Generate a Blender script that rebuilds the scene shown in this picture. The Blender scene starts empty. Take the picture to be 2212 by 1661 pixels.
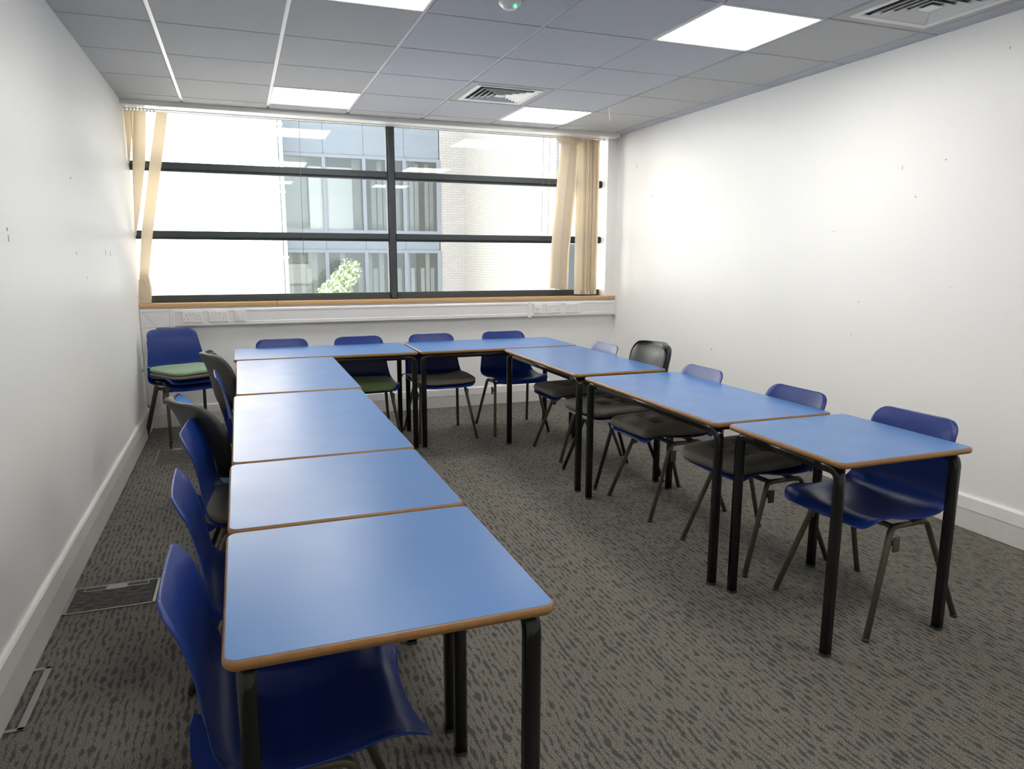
import bpy, bmesh, math, random
from mathutils import Vector, Matrix
random.seed(7)
S = bpy.context.scene
COL = S.collection
R = math.radians
# ------------------------------------------------------------------ camera
CAM = (0.320, -4.106, 1.353)
YAW, PITCH, ROLL, FPX = 0.3587, -0.1754, 0.0031, 1558.66
cd = bpy.data.cameras.new('camera'); cam = bpy.data.objects.new('camera', cd); COL.objects.link(cam)
cy, sy, cp, sp = math.cos(YAW), math.sin(YAW), math.cos(PITCH), math.sin(PITCH)
fw = Vector((sy*cp, cy*cp, sp)); rt = Vector((cy, -sy, 0)); up = rt.cross(fw)
rt, up = math.cos(ROLL)*rt + math.sin(ROLL)*up, -math.sin(ROLL)*rt + math.cos(ROLL)*up
mw = Matrix((rt, up, -fw)).transposed().to_4x4(); mw.translation = Vector(CAM)
cam.matrix_world = mw
cd.sensor_fit = 'HORIZONTAL'; cd.sensor_width = 36; cd.lens = FPX/2212*36; cd.clip_start = 0.02
S.camera = cam
# ------------------------------------------------------------------ world, sun, exposure
SKY, SUN, PANEL = 2.6, 38.0, 18.0
w = bpy.data.worlds.new('sky'); S.world = w; w.use_nodes = True
bg = w.node_tree.nodes['Background']; bg.inputs[0].default_value = (0.88, 0.94, 1.0, 1); bg.inputs[1].default_value = SKY
sl = bpy.data.lights.new('sun', 'SUN'); sl.energy = SUN; sl.angle = R(1.0); sl.color = (1, .97, .92)
so = bpy.data.objects.new('sun', sl); COL.objects.link(so)
so.rotation_euler = Vector((-1.0, 0.9, -1.1)).to_track_quat('-Z', 'Y').to_euler()
so.location = (12, -12, 14)
S.view_settings.view_transform = 'Standard'; S.view_settings.look = 'None'
S.view_settings.gamma = 1; S.view_settings.use_curve_mapping = False
S.view_settings.exposure = 0.0
S.cycles.use_denoising = True
S.cycles.max_bounces = 10; S.cycles.diffuse_bounces = 6; S.cycles.transparent_max_bounces = 16
S.cycles.sample_clamp_indirect = 8
# ------------------------------------------------------------------ material helpers
class NT:
    def __init__(s, name):
        s.m = bpy.data.materials.new(name); s.m.use_nodes = True; s.t = s.m.node_tree
        s.t.nodes.clear(); s.out = s.t.nodes.new('ShaderNodeOutputMaterial')
    def n(s, typ, ins=None, **kw):
        d = s.t.nodes.new('ShaderNode' + typ)
        for k, v in kw.items(): setattr(d, k, v)
        for k, v in (ins or {}).items(): s.set(d, k, v)
        return d
    def set(s, d, k, v):
        i = d.inputs[k]
        if hasattr(v, 'is_linked') or isinstance(v, bpy.types.NodeSocket): s.t.links.new(v, i)
        elif isinstance(v, bpy.types.Node): s.t.links.new(v.outputs[0], i)
        else: i.default_value = v
    def math(s, op, a, b=0.0, c=0.0):
        return s.n('Math', {0: a, 1: b, 2: c}, operation=op).outputs[0]
    def mix(s, f, a, b):
        d = s.n('Mix', {0: f, 6: a, 7: b}, data_type='RGBA'); return d.outputs[2]
    def obj(s): return s.n('TexCoord').outputs['Object']
    def mapping(s, v, scale=(1, 1, 1), rot=(0, 0, 0)):
        return s.n('Mapping', {'Vector': v, 'Scale': scale, 'Rotation': rot}).outputs[0]
    def noise(s, v, scale, detail=2.0, rough=.5):
        return s.n('TexNoise', {'Vector': v, 'Scale': scale, 'Detail': detail, 'Roughness': rough})
    def bump(s, h, strength, dist=.002):
        return s.n('Bump', {'Height': h, 'Strength': strength, 'Distance': dist}).outputs[0]
    def bsdf(s, **k):
        ins = {a.replace('_', ' '): b for a, b in k.items()}
        d = s.n('BsdfPrincipled', ins); s.t.links.new(d.outputs[0], s.out.inputs[0]); return d
def rgb(r, g, b): return (r, g, b, 1)
def simple(name, col, rough=.5, var=.06, scale=30, bump=0.0, bscale=300, metal=0.0, spec=.5, coat=0.0):
    m = NT(name); v = m.obj(); nz = m.noise(v, scale, 3)
    c2 = rgb(*[x*(1-var) for x in col]); c1 = rgb(*[min(1, x*(1+var)) for x in col])
    ins = dict(Base_Color=m.mix(nz.outputs[0], c2, c1), Roughness=rough, Metallic=metal, Specular_IOR_Level=spec)
    if coat: ins['Coat_Weight'] = coat; ins['Coat_Roughness'] = .12
    if bump: ins['Normal'] = m.bump(m.noise(v, bscale, 2).outputs[0], bump)
    m.bsdf(**ins); return m.m
MAT = {}
def wallmat():
    m = NT('wall_paint'); v = m.obj()
    a = m.noise(v, 1.3, 4); b = m.noise(m.mapping(v, (26, 26, 3.0)), 1.0, 3); c = m.noise(v, 260, 2)
    col = m.mix(a.outputs[0], rgb(.86, .86, .85), rgb(.90, .90, .89))
    rough = m.math('MULTIPLY_ADD', b.outputs[0], .2, .30)
    h = m.math('MULTIPLY_ADD', b.outputs[0], .6, m.math('MULTIPLY', c.outputs[0], .25))
    m.bsdf(Base_Color=col, Roughness=rough, Specular_IOR_Level=.4, Normal=m.bump(h, .22, .003)); return m.m
MAT['wall'] = wallmat()
def carpetmat():
    m = NT('carpet'); v = m.obj(); sx = m.n('SeparateXYZ', {0: v}); x, y = sx.outputs[0], sx.outputs[1]
    wob = m.noise(m.mapping(v, (14, 9, 1)), 1.0, 2).outputs[0]
    fx = m.math('ADD', m.math('MULTIPLY', x, 1/.022), m.math('MULTIPLY', wob, 1.8))
    fr = m.math('ABSOLUTE', m.math('SUBTRACT', m.math('FRACT', fx), .5))
    idx = m.math('FLOOR', fx)
    cv = m.n('CombineXYZ', {0: m.math('MULTIPLY', idx, 7.31), 1: m.math('MULTIPLY', y, 24.0), 2: 0.0})
    msk = m.noise(cv, 1.0, 1).outputs[0]
    thick = m.math('MULTIPLY', m.math('SUBTRACT', msk, .40), 1.2)
    dash = m.n('MapRange', {0: m.math('SUBTRACT', thick, fr), 1: -.10, 2: .12, 3: 0.0, 4: 1.0}).outputs[0]
    sp1 = m.noise(v, 250, 3, .75).outputs[0]
    spk = m.n('MapRange', {0: sp1, 1: .38, 2: .62}).outputs[0]
    big = m.noise(v, 3.0, 3).outputs[0]
    tone = m.mix(m.noise(v, 60, 2).outputs[0], rgb(.285, .255, .205), rgb(.245, .24, .225))
    base = m.mix(spk, rgb(.052, .050, .044), tone)
    c = m.mix(m.math('MULTIPLY', dash, m.math('MULTIPLY_ADD', sp1, -.7, 1.1)), base, rgb(.028, .029, .032))
    c = m.mix(m.math('MULTIPLY', big, .22), c, rgb(.105, .10, .092))
    h = m.math('SUBTRACT', m.math('MULTIPLY', sp1, .7), m.math('MULTIPLY', dash, .5))
    m.bsdf(Base_Color=c, Roughness=.95, Specular_IOR_Level=.15, Normal=m.bump(h, .6, .004)); return m.m
MAT['carpet'] = carpetmat()
def tilemat(name, a, b):
    m = NT(name); v = m.obj(); n1 = m.noise(v, 500, 2, .7).outputs[0]
    c = m.mix(n1, rgb(*a), rgb(*b))
    m.bsdf(Base_Color=c, Roughness=.9, Specular_IOR_Level=.2, Normal=m.bump(n1, .35, .002)); return m.m
MAT['tile_warm'] = tilemat('ceiling_tile_warm', (.45, .45, .455), (.51, .51, .515))
MAT['tile_cool'] = tilemat('ceiling_tile_cool', (.455, .465, .51), (.515, .525, .575))
MAT['grid'] = simple('grid_white', (.85, .85, .84), .4, .02)
MAT['skirting'] = simple('skirting_paint', (.80, .79, .77), .35, .05, 9)
MAT['skirting_low'] = simple('skirting_shaded', (.66, .65, .62), .45, .08, 14)  # duller than the lit chamfer above: shade painted in
MAT['trunk'] = simple('trunking_pvc', (.80, .80, .80), .35, .03, 8)
MAT['socket'] = simple('socket_plastic', (.83, .80, .78), .3, .03)
MAT['dark'] = simple('dark_hole', (.02, .02, .02), .7)
MAT['socketmark'] = simple('socket_grey', (.45, .43, .42), .5)
MAT['frame'] = simple('window_frame_grey', (.052, .062, .066), .58, .08, 12, spec=.35)
MAT['laminate'] = None
def laminate():
    m = NT('blue_laminate'); v = m.n('NewGeometry').outputs['Position']
    n1 = m.noise(v, 900, 2, .7).outputs[0]; n2 = m.noise(v, 7, 4).outputs[0]
    c = m.mix(n1, rgb(.042, .150, .40), rgb(.062, .19, .46))
    r = m.math('MULTIPLY_ADD', n2, .10, .27)
    m.bsdf(Base_Color=c, Roughness=r, Specular_IOR_Level=.5, Normal=m.bump(n1, .05, .001)); return m.m
MAT['laminate'] = laminate()
def mdf():
    m = NT('mdf_edge'); v = m.obj(); n = m.noise(v, 45, 4, .65).outputs[0]; f = m.noise(v, 500, 2).outputs[0]
    c = m.mix(n, rgb(.20, .092, .022), rgb(.38, .20, .068)); c = m.mix(m.math('MULTIPLY', f, .35), c, rgb(.26, .15, .06))
    m.bsdf(Base_Color=c, Roughness=.42); return m.m
MAT['mdf'] = mdf()
MAT['blackmetal'] = simple('black_gloss_paint', (.008, .009, .009), .22, .3, 40, .08, 120)
MAT['tube'] = simple('bronze_tube', (.105, .093, .070), .36, .25, 25, metal=.35)
MAT['blacktube'] = simple('black_tube', (.012, .012, .012), .35)
MAT['rubber'] = simple('rubber', (.03, .028, .026), .7)
MAT['felt'] = simple('green_felt', (.02, .12, .05), .9)
def plastic(name, a, b, rough):
    m = NT(name); v = m.obj(); n = m.noise(v, 5, 3).outputs[0]; f = m.noise(v, 650, 1).outputs[0]
    m.bsdf(Base_Color=m.mix(n, rgb(*a), rgb(*b)), Roughness=m.math('MULTIPLY_ADD', n, .08, rough), Specular_IOR_Level=.36,
           Normal=m.bump(f, .14, .001)); return m.m
MAT['blue'] = plastic('blue_polypropylene', (.005, .025, .165), (.007, .031, .195), .27)
MAT['blackplastic'] = plastic('black_plastic', (.013, .014, .013), (.018, .019, .018), .36)
MAT['greyplastic'] = plastic('dark_grey_plastic', (.040, .041, .037), (.05, .05, .046), .55)
MAT['bluepad'] = simple('blue_fabric', (.012, .11, .36), .8, .12, 200, .2, 900)
MAT['chrome'] = simple('silver_trim', (.55, .58, .60), .3, .05, metal=.6)
def fabric(name, a, b):
    m = NT(name); v = m.obj(); n = m.noise(v, 12, 3).outputs[0]; f = m.noise(v, 700, 1).outputs[0]
    m.bsdf(Base_Color=m.mix(n, rgb(*a), rgb(*b)), Roughness=.9, Specular_IOR_Level=.15, Sheen_Weight=.15, Normal=m.bump(f, .3, .001)); return m.m
MAT['taupe'] = fabric('taupe_fabric', (.12, .11, .09), (.145, .134, .11))
MAT['tan'] = fabric('tan_fabric', (.17, .145, .115), (.21, .18, .145))
MAT['green'] = fabric('sage_fabric', (.20, .30, .19), (.25, .36, .24))
MAT['darkgreen'] = fabric('green_fabric', (.085, .125, .05), (.11, .155, .065))
def oak():
    m = NT('oak'); v = m.obj(); n = m.noise(m.mapping(v, (1.2, 30, 30)), 2.0, 4, .6).outputs[0]
    m.bsdf(Base_Color=m.mix(n, rgb(.50, .29, .115), rgb(.66, .43, .21)), Roughness=.3, Coat_Weight=.3); return m.m
MAT['oak'] = oak()
def blindmat():
    m = NT('blind_fabric'); v = m.obj(); n = m.noise(m.mapping(v, (300, 300, 40)), 1.0, 2).outputs[0]
    d = m.n('BsdfPrincipled', {'Base Color': m.mix(n, rgb(.84, .77, .64), rgb(.90, .84, .72)), 'Roughness': .85})
    t = m.n('BsdfTranslucent', {0: rgb(.88, .80, .66)})
    x = m.n('MixShader', {0: .5, 1: d, 2: t}); m.t.links.new(x.outputs[0], m.out.inputs[0]); return m.m
MAT['blind'] = blindmat()
def glass(name, tint, ior=1.45):
    m = NT(name); f = m.n('Fresnel', {'IOR': ior}); t = m.n('BsdfTransparent', {0: rgb(*tint)})
    nz = m.noise(m.obj(), .8, 1).outputs[0]
    g = m.n('BsdfAnisotropic', {'Color': rgb(1, 1, 1), 'Roughness': m.math('MULTIPLY', nz, .01)})
    x = m.n('MixShader', {0: f, 1: t, 2: g}); m.t.links.new(x.outputs[0], m.out.inputs[0]); return m.m
MAT['glass'] = glass('window_glass', (.97, .985, .98), 1.35)
def emis(name, col, st):
    m = NT(name); nz = m.noise(m.obj(), 3, 1).outputs[0]
    e = m.n('Emission', {0: m.mix(nz, rgb(*col), rgb(*col)), 1: st}); m.t.links.new(e.outputs[0], m.out.inputs[0]); return m.m
MAT['panel'] = emis('lamp_diffuser', (1.0, .96, .90), PANEL)
MAT['led'] = emis('green_led', (.1, 1.0, .35), 3.0)
MAT['vent'] = simple('vent_white', (.74, .75, .74), .4, .03)
MAT['mark'] = simple('scuff', (.48, .48, .49), .8)
# outside
def brick(name, a, b, mo):
    m = NT(name); g = m.n('TexCoord').outputs['Object']; s = m.n('SeparateXYZ', {0: g})
    cv = m.n('CombineXYZ', {0: m.math('ADD', s.outputs[0], s.outputs[1]), 1: s.outputs[2], 2: 0.0})
    t = m.n('TexBrick', {'Vector': cv, 'Color1': rgb(*a), 'Color2': rgb(*b), 'Mortar': rgb(*mo), 'Scale': 1.0, 'Mortar Size': .008,
                         'Brick Width': .225, 'Row Height': .075})
    m.bsdf(Base_Color=t.outputs[0], Roughness=.85, Normal=m.bump(t.outputs[1], -.3, .01)); return m.m
MAT['brick'] = brick('white_brick', (.37, .36, .345), (.41, .395, .38), (.305, .295, .285))
MAT['pinkbrick'] = brick('pink_brick', (.50, .36, .30), (.56, .42, .36), (.52, .44, .40))
MAT['render'] = simple('white_render', (.88, .87, .85), .9, .02, 3)
MAT['spandrel'] = simple('blue_grey_panel', (.20, .235, .28), .5, .04, 2)
MAT['farframe'] = simple('pale_blue_frame', (.21, .235, .28), .5, .04, 4)
MAT['farglass'] = glass('far_glass', (.84, .86, .86), 1.6)
MAT['interior'] = simple('room_grey', (.5, .52, .5), .9, .1, 1.5)
MAT['interior_light'] = simple('room_pale', (.72, .74, .72), .9, .08, 1.5)
MAT['reflectwhite'] = simple('white_reflection', (.95, .95, .95), .9, .02)  # bright reflection in the office panes as a colour; also on upper curtains
MAT['greycurtain'] = simple('grey_curtain', (.58, .61, .58), .9, .1, 4)
MAT['pale'] = simple('pale_pipe', (.72, .72, .76), .5, .03)
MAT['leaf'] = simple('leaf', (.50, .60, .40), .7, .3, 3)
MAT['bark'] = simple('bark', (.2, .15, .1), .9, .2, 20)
MAT['ground'] = simple('paving', (.55, .54, .52), .9, .1, 2)
# ------------------------------------------------------------------ geometry helpers
class MB:
    def __init__(s): s.v = []; s.f = []; s.sm = []
    def add(s, vs, fs, smooth=False):
        o = len(s.v); s.v += [tuple(p) for p in vs]; s.f += [tuple(i+o for i in f) for f in fs]; s.sm += [smooth]*len(fs); return s
    def box(s, x0, x1, y0, y1, z0, z1):
        vs = [(x, y, z) for z in (z0, z1) for y in (y0, y1) for x in (x0, x1)]
        return s.add(vs, [(0, 2, 3, 1), (4, 5, 7, 6), (0, 1, 5, 4), (2, 6, 7, 3), (0, 4, 6, 2), (1, 3, 7, 5)])
    def bevbox(s, x0, x1, y0, y1, z0, z1, b):
        bm = bmesh.new(); bmesh.ops.create_cube(bm, size=1)
        for q in bm.verts: q.co = Vector(((x0+x1)/2+q.co.x*(x1-x0), (y0+y1)/2+q.co.y*(y1-y0), (z0+z1)/2+q.co.z*(z1-z0)))
        bmesh.ops.bevel(bm, geom=bm.edges[:], offset=b, segments=2, affect='EDGES', profile=.5)
        bm.verts.index_update(); s.add([q.co[:] for q in bm.verts], [[q.index for q in f.verts] for f in bm.faces]); bm.free(); return s
    def rings(s, rings, cap0=True, cap1=True, smooth=False, closed=True):
        n = len(rings[0]); vs = [p for r in rings for p in r]; fs = []
        for i in range(len(rings)-1):
            for j in range(n if closed else n-1):
                k = (j+1) % n; fs.append((i*n+j, i*n+k, (i+1)*n+k, (i+1)*n+j))
        s.add(vs, fs, smooth)
        if cap0: s.add(rings[0], [tuple(range(n))[::-1]])
        if cap1: s.add(rings[-1], [tuple(range(n))])
        return s
    def tube(s, pts, prof, smooth=True, up=None):
        """sweep a closed 2D profile along a polyline (parallel transport)"""
        P = [Vector(p) for p in pts]; T = []
        for i in range(len(P)):
            a = (P[i]-P[i-1]).normalized() if i else None; b = (P[i+1]-P[i]).normalized() if i < len(P)-1 else None
            T.append((a+b).normalized() if a and b else (a or b))
        N = Vector(up) if up else Vector((0, 0, 1))
        if abs(N.dot(T[0])) > .95: N = Vector((1, 0, 0))
        N = (N - T[0]*N.dot(T[0])).normalized(); rr = []
        for i in range(len(P)):
            N = (N - T[i]*N.dot(T[i])).normalized(); B = T[i].cross(N)
            k = 1.0
            if 0 < i < len(P)-1: k = 1/max(.5, T[i].dot((P[i+1]-P[i]).normalized()))
            rr.append([P[i] + N*a + B*b*1.0 for a, b in prof])
        return s.rings(rr, smooth=smooth)
    def cyl(s, c, r, z0, z1, n=16, smooth=True):
        ring = lambda z, k=1: [(c[0]+r*k*math.cos(2*math.pi*i/n), c[1]+r*k*math.sin(2*math.pi*i/n), z) for i in range(n)]
        return s.rings([ring(z0), ring(z1)], smooth=smooth)
    def mesh(s, name):
        me = bpy.data.meshes.new(name); me.from_pydata(s.v, [], s.f); me.update()
        me.polygons.foreach_set('use_smooth', s.sm)
        bm = bmesh.new(); bm.from_mesh(me); bmesh.ops.remove_doubles(bm, verts=bm.verts, dist=1e-5)
        bmesh.ops.recalc_face_normals(bm, faces=bm.faces); bm.to_mesh(me); bm.free()
        return me
    def build(s, name, mat, parent=None, label=None):
        me = s.mesh(name); me.materials.append(MAT[mat]); return link(name, me, parent, label)
def link(name, me, parent=None, label=None, loc=None, rz=0):
    o = bpy.data.objects.new(name, me); COL.objects.link(o)
    if parent: o.parent = parent
    if loc: o.location = loc
    if rz: o.rotation_euler[2] = rz
    if label: o['label'] = label
    return o
def thing(name, label, cat, loc=(0, 0, 0), rz=0, group=None, kind=None):
    return tag(link(name, None, loc=loc, rz=rz), label, cat, group, kind)
def tag(o, label=None, cat=None, group=None, kind=None):
    for k, v in (('label', label), ('category', cat), ('group', group), ('kind', kind)):
        if v: o[k] = v
    return o
def struct(o, label=None): return tag(o, label, None, None, 'structure')
def circ(r, n=12): return [(r*math.cos(2*math.pi*i/n), r*math.sin(2*math.pi*i/n)) for i in range(n)]
def rsq(h, c): return [(h, -h+c), (h, h-c), (h-c, h), (-h+c, h), (-h, h-c), (-h, -h+c), (-h+c, -h), (h-c, -h)]
def fillet(pts, r, n=6):
    P = [Vector(p) for p in pts]; out = [P[0]]
    for i in range(1, len(P)-1):
        a = (P[i-1]-P[i]); b = (P[i+1]-P[i]); ang = a.angle(b); d = min(r/math.tan(ang/2), a.length*.49 if i > 1 else a.length*.9, b.length*.49 if i < len(P)-2 else b.length*.9)
        A = P[i]+a.normalized()*d; B = P[i]+b.normalized()*d
        for k in range(n+1):
            t = k/n; out.append(A*(1-t)**2 + P[i]*2*t*(1-t) + B*t*t)
    out.append(P[-1]); return out
def rrect(hx, hy, r, n=6, z=0, inset=0):
    hx -= inset; hy -= inset; r = max(r-inset, .001); o = []
    for cx, cy_, a0 in ((hx-r, hy-r, 0), (-hx+r, hy-r, 90), (-hx+r, -hy+r, 180), (hx-r, -hy+r, 270)):
        for k in range(n+1):
            a = R(a0+90*k/n); o.append((cx+r*math.cos(a), cy_+r*math.sin(a), z))
    return o
def dup(root, loc, rz, label, group=None):
    r = root.copy(); COL.objects.link(r); r.location = loc; r.rotation_euler[2] = rz; r['label'] = label
    if group: r['group'] = group
    for c in root.children:
        d = c.copy(); COL.objects.link(d); d.parent = r
        for g in c.children:
            e = g.copy(); COL.objects.link(e); e.parent = d
    return r
# ------------------------------------------------------------------ room shell
LX, RX, FY, BY, CH = -.414, 3.718, 2.14, -5.4, 2.465
struct(MB().box(LX-.12, RX+.12, BY-.12, 2.34, -.12, 0).build('floor', 'carpet'), 'dark grey-brown loop pile carpet floor with short dark flecks')
wl = struct(MB().box(LX-.12, LX, BY-.12, 2.34, 0, 2.75).build('wall_left', 'wall'), 'white painted left wall')
wr = struct(MB().box(RX, RX+.12, BY-.12, 2.34, 0, 2.75).build('wall_right', 'wall'), 'white painted right wall with small scuffs')
struct(MB().box(LX, RX, BY-.12, BY, 0, 2.75).build('wall_back', 'wall'), 'white painted wall behind the viewer')
struct(MB().box(LX, RX, FY, 2.34, 0, .955).box(LX, RX, FY+.06, 2.34, 2.50, 2.75).box(3.612, RX, FY, 2.34, .955, 2.52).build('wall_far', 'wall'), 'white wall below the wide window')
for (y, z, a, b) in [(1.506, 1.868, .012, .006), (-1.154, 1.673, .006, .005), (-1.311, 1.845, .007, .004), (-1.052, 1.834, .003, .012), (-.599, 1.509, .006, .004),
                     (-.835, 1.098, .004, .004), (-.798, .901, .005, .004), (-1.413, 1.207, .004, .003), (1.792, 2.159, .004, .02), (-1.584, 2.31, .006, .006),
                     (.553, .649, .014, .008), (1.275, 1.335, .006, .004), (.2, 1.05, .004, .003), (-.2, .8, .004, .003)]:
    MB().rings([[(RX-.0012*k, y+a*math.cos(t*math.pi/4)*(.6+.4*math.sin(3*t)), z+b*math.sin(t*math.pi/4)) for t in range(8)] for k in (0, 1)]).build('scuff_mark', 'mark', wr)
for (y, z, a, b) in [(.015, 1.719, .014, .006), (-.022, 1.361, .008, .006), (-1.136, 1.44, .012, .006), (.824, 1.371, .01, .016), (.988, 1.363, .012, .014), (.184, 1.239, .006, .006), (-1.132, 1.409, .008, .012)]:
    MB().rings([[(LX+.0012*k, y+a*math.cos(t*math.pi/4)*(.6+.4*math.sin(3*t)), z+b*math.sin(t*math.pi/4)) for t in range(8)] for k in (0, 1)]).build('scuff_mark', 'mark', wl)
# skirting: chamfered top board and a lower face with its shade put into the colour
SK = [(0, .17), (.012, .17), (.017, .163), (.022, .105), (.022, .105), (0, .105)]
SL = [(0, .105), (.020, .105), (.024, .002), (0, .002)]
def skirt(name, a, b, nrm, lab):
    def run(prof): 
        r = [[(p[0]+nrm[0]*d, p[1]+nrm[1]*d, z) for d, z in prof] for p in (a, b)]
        return MB().rings(r)
    o = struct(run(SK).build(name, 'skirting'), lab); run(SL).build('lower_face', 'skirting_low', o)
skirt('baseboard_left', (LX, BY), (LX, FY), (1, 0), 'white chamfered skirting along the left wall')
skirt('baseboard_right', (RX, BY), (RX, FY), (-1, 0), 'white chamfered skirting along the right wall')
skirt('baseboard_far', (LX, FY), (RX, FY), (0, -1), 'white skirting under the window')
# ------------------------------------------------------------------ ceiling
ceil = struct(MB().box(LX-.1, RX+.1, BY-.1, 2.34, CH+.011, CH+.12).build('ceiling', 'grid'), 'suspended ceiling of grey mineral tiles in a white grid')
XS = [LX, 0, .6, 1.2, 1.8, 2.4, 3.0, 3.6, RX]; YS = [BY+.6*i for i in range(13)] + [2.015]
LIGHTS = [(2, 7), (6-1, 7), (2, 11), (5, 11), (2, 3), (5, 3)]
LIGHTS = [(c, r) for c, r in LIGHTS]; VENTS = [(4, 10), (6, 6)]
G = .011; tm = {}
for i in range(8):
    for j in range(13):
        if (i, j) in LIGHTS or (i, j) in VENTS: continue
        x0, x1, y0, y1 = XS[i], XS[i+1], YS[j], YS[j+1]
        gx0 = 0 if i == 0 else G; gx1 = 0 if i == 7 else G; gy1 = 0 if j == 12 else G
        gy1 = gy1 and .005; wx, wy = x1-x0-gx0-gx1, y1-y0-.005-gy1
        mat = 'tile_cool' if (i in (3, 4, 5) and j < 12) or (i == 7) else 'tile_warm'
        key = (round(wx, 3), round(wy, 3), mat)
        if key not in tm:
            b = MB(); hx, hy = wx/2, wy/2
            q = lambda s, z: [(-hx+s, -hy+s, z), (hx-s, -hy+s, z), (hx-s, hy-s, z), (-hx+s, hy-s, z)]
            tm[key] = b.rings([q(0, .0115), q(0, .002), q(.002, 0)]).mesh('ceiling_tile'); tm[key].materials.append(MAT[mat])
        link('ceiling_tile', tm[key], ceil, loc=(x0+gx0+wx/2, y0+.005+wy/2, CH))
# pelmet trim above the window
tr = struct(MB().bevbox(LX, RX-.05, 2.018, 2.15, 2.432, 2.474, .004).build('trim_1', 'skirting'), 'white pelmet trim across the top of the window')
MB().box(LX, RX, 2.15, 2.20, 2.452, 2.476).build('pelmet_back', 'skirting', tr)
# ceiling lights
DESC = {(2, 7): 'square ceiling light panel cut by the top edge of the picture', (5, 7): 'large bright square ceiling light panel nearest the right wall vent',
        (2, 11): 'bright ceiling light panel by the window, left of the square vent', (5, 11): 'bright ceiling light panel by the window, right of the square vent',
        (2, 3): 'ceiling light panel above the viewer on the left', (5, 3): 'ceiling light panel above the viewer on the right'}
fr = MB(); 
for a0, a1 in ((.289, .272),):
    sq = lambda h, z: [(-h, -h, z), (h, -h, z), (h, h, z), (-h, h, z)]
    fr.rings([sq(.292, .012), sq(.292, -.001), sq(.283, -.004), sq(.276, -.001), sq(.276, .012)], False, False)
frm = fr.mesh('frame'); frm.materials.append(MAT['vent'])
dif = MB().rings([rrect(.277, .277, .012, 3, .008), rrect(.277, .277, .012, 3, .003)]).mesh('diffuser'); dif.materials.append(MAT['panel'])
for (i, j) in LIGHTS:
    t = thing('ceiling_light', DESC[(i, j)], 'light', ((XS[i]+XS[i+1])/2, (YS[j]+YS[j+1])/2, CH), 0, 'square ceiling light panels')
    link('frame', frm, t); link('diffuser', dif, t)
# vents
def vent(loc, label):
    t = thing('air_vent', label, 'vent', loc, 0, 'square ceiling air vents')
    sq = lambda h, z: [(-h, -h, z), (h, -h, z), (h, h, z), (-h, h, z)]
    MB().rings([sq(.289, .011), sq(.289, 0), sq(.222, 0), sq(.222, .011)], False, False).build('surround', 'tile_warm', t)
    MB().rings([sq(.236, 0), sq(.236, -.005), sq(.23, -.007), sq(.203, -.003), sq(.198, .004)], False, False).build('frame', 'vent', t)
    MB().rings([sq(.222, .0105), sq(.222, .0095)]).build('backing', 'dark', t)
    for k, h in enumerate((.176, .140, .104, .068)):
        MB().rings([sq(h, -.010), sq(h+.003, -.0085), sq(h-.018, .008), sq(h-.021, .007)], False, False).add(sq(h, -.010)+sq(h-.021, .007), [(0, 1, 5, 4), (1, 2, 6, 5), (2, 3, 7, 6), (3, 0, 4, 7)]).build('louvre', 'vent', t)
    MB().rings([sq(.034, -.010), sq(.034, -.007), sq(.004, .006)]).build('centre_louvre', 'vent', t)
vent((2.1, .9, CH), 'square louvred ceiling vent in the middle, close to the window')
vent((3.3, -1.5, CH), 'square louvred ceiling vent at the upper right, against the right wall')
# smoke detector
t = thing('smoke_detector', 'small round white smoke detector with a green light on the ceiling', 'detector', (1.511, -.89, CH))
MB().rings([[(r*math.cos(a*math.pi/12), r*math.sin(a*math.pi/12), z) for a in range(24)] for r, z in ((.05, 0), (.05, -.012), (.042, -.022), (.03, -.034), (.015, -.038))], smooth=True).build('housing', 'vent', t)
MB().cyl((.012, -.035), .006, -.038, -.028, 10).build('indicator_light', 'led', t, 'small green indicator light')
tag(MB().tube([(3.014, 1.006, CH), (3.016, 1.004, CH-.05), (3.022, 1.0, CH-.095)], [(a*.8, b*2.5) for a, b in circ(.002, 8)]).build('hanging_strip', 'grid'), 'thin white plastic strip hanging from the ceiling near the right wall', 'strip')
# ------------------------------------------------------------------ window
WY = 2.27
win = struct(link('window_1', None), 'wide window of six panes in dark grey metal frames')
TZ = [(1.997, 2.066), (1.479, 1.545)]
WX0, WX1, MXA, MXB = LX+.002, 3.612, 1.556, 1.628
MB().box(WX0, WX1, WY, WY+.055, .957, 1.04).bevbox(WX0, WX1, WY-.012, WY+.01, .986, 1.03, .004).build('bottom_rail', 'frame', win)
MB().box(WX0, WX1, WY, WY+.055, 2.44, 2.52).build('head_rail', 'frame', win)
MB().bevbox(MXA+.012, MXB-.012, WY-.03, WY+.055, .99, 2.50, .006).bevbox(MXA, MXB, WY-.012, WY+.05, .99, 2.50, .004).build('mullion', 'frame', win)
for z0, z1 in TZ:
    for a, b in ((WX0, MXA+.002), (MXB-.002, WX1-.006)):
        MB().bevbox(a, b, WY-.02, WY+.05, z0+.018, z1, .004).bevbox(a, b, WY-.004, WY+.05, z0, z0+.02, .003).build('transom', 'frame', win)
    MB().rings([[(WX1-.008, WY-.03+.02*q, z0+.034+.03*p) for q, p in ((0, -.7), (0, .7), (.7, 1), (1.6, 1), (1.6, -1), (.7, -1))], [(WX1+.008, WY-.024+.016*q, z0+.034+.022*p) for q, p in ((0, -.7), (0, .7), (.7, 1), (1.6, 1), (1.6, -1), (.7, -1))]]).build('transom_end_cap', 'frame', win)
for a, b in ((WX0, MXA), (MXB, WX1)):
    for z0, z1 in ((1.04, 1.479), (1.545, 1.997), (2.066, 2.44)):
        MB().box(a-.004, b+.004, WY+.022, WY+.028, z0-.006, z1+.006).build('pane', 'glass', win)
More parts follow.
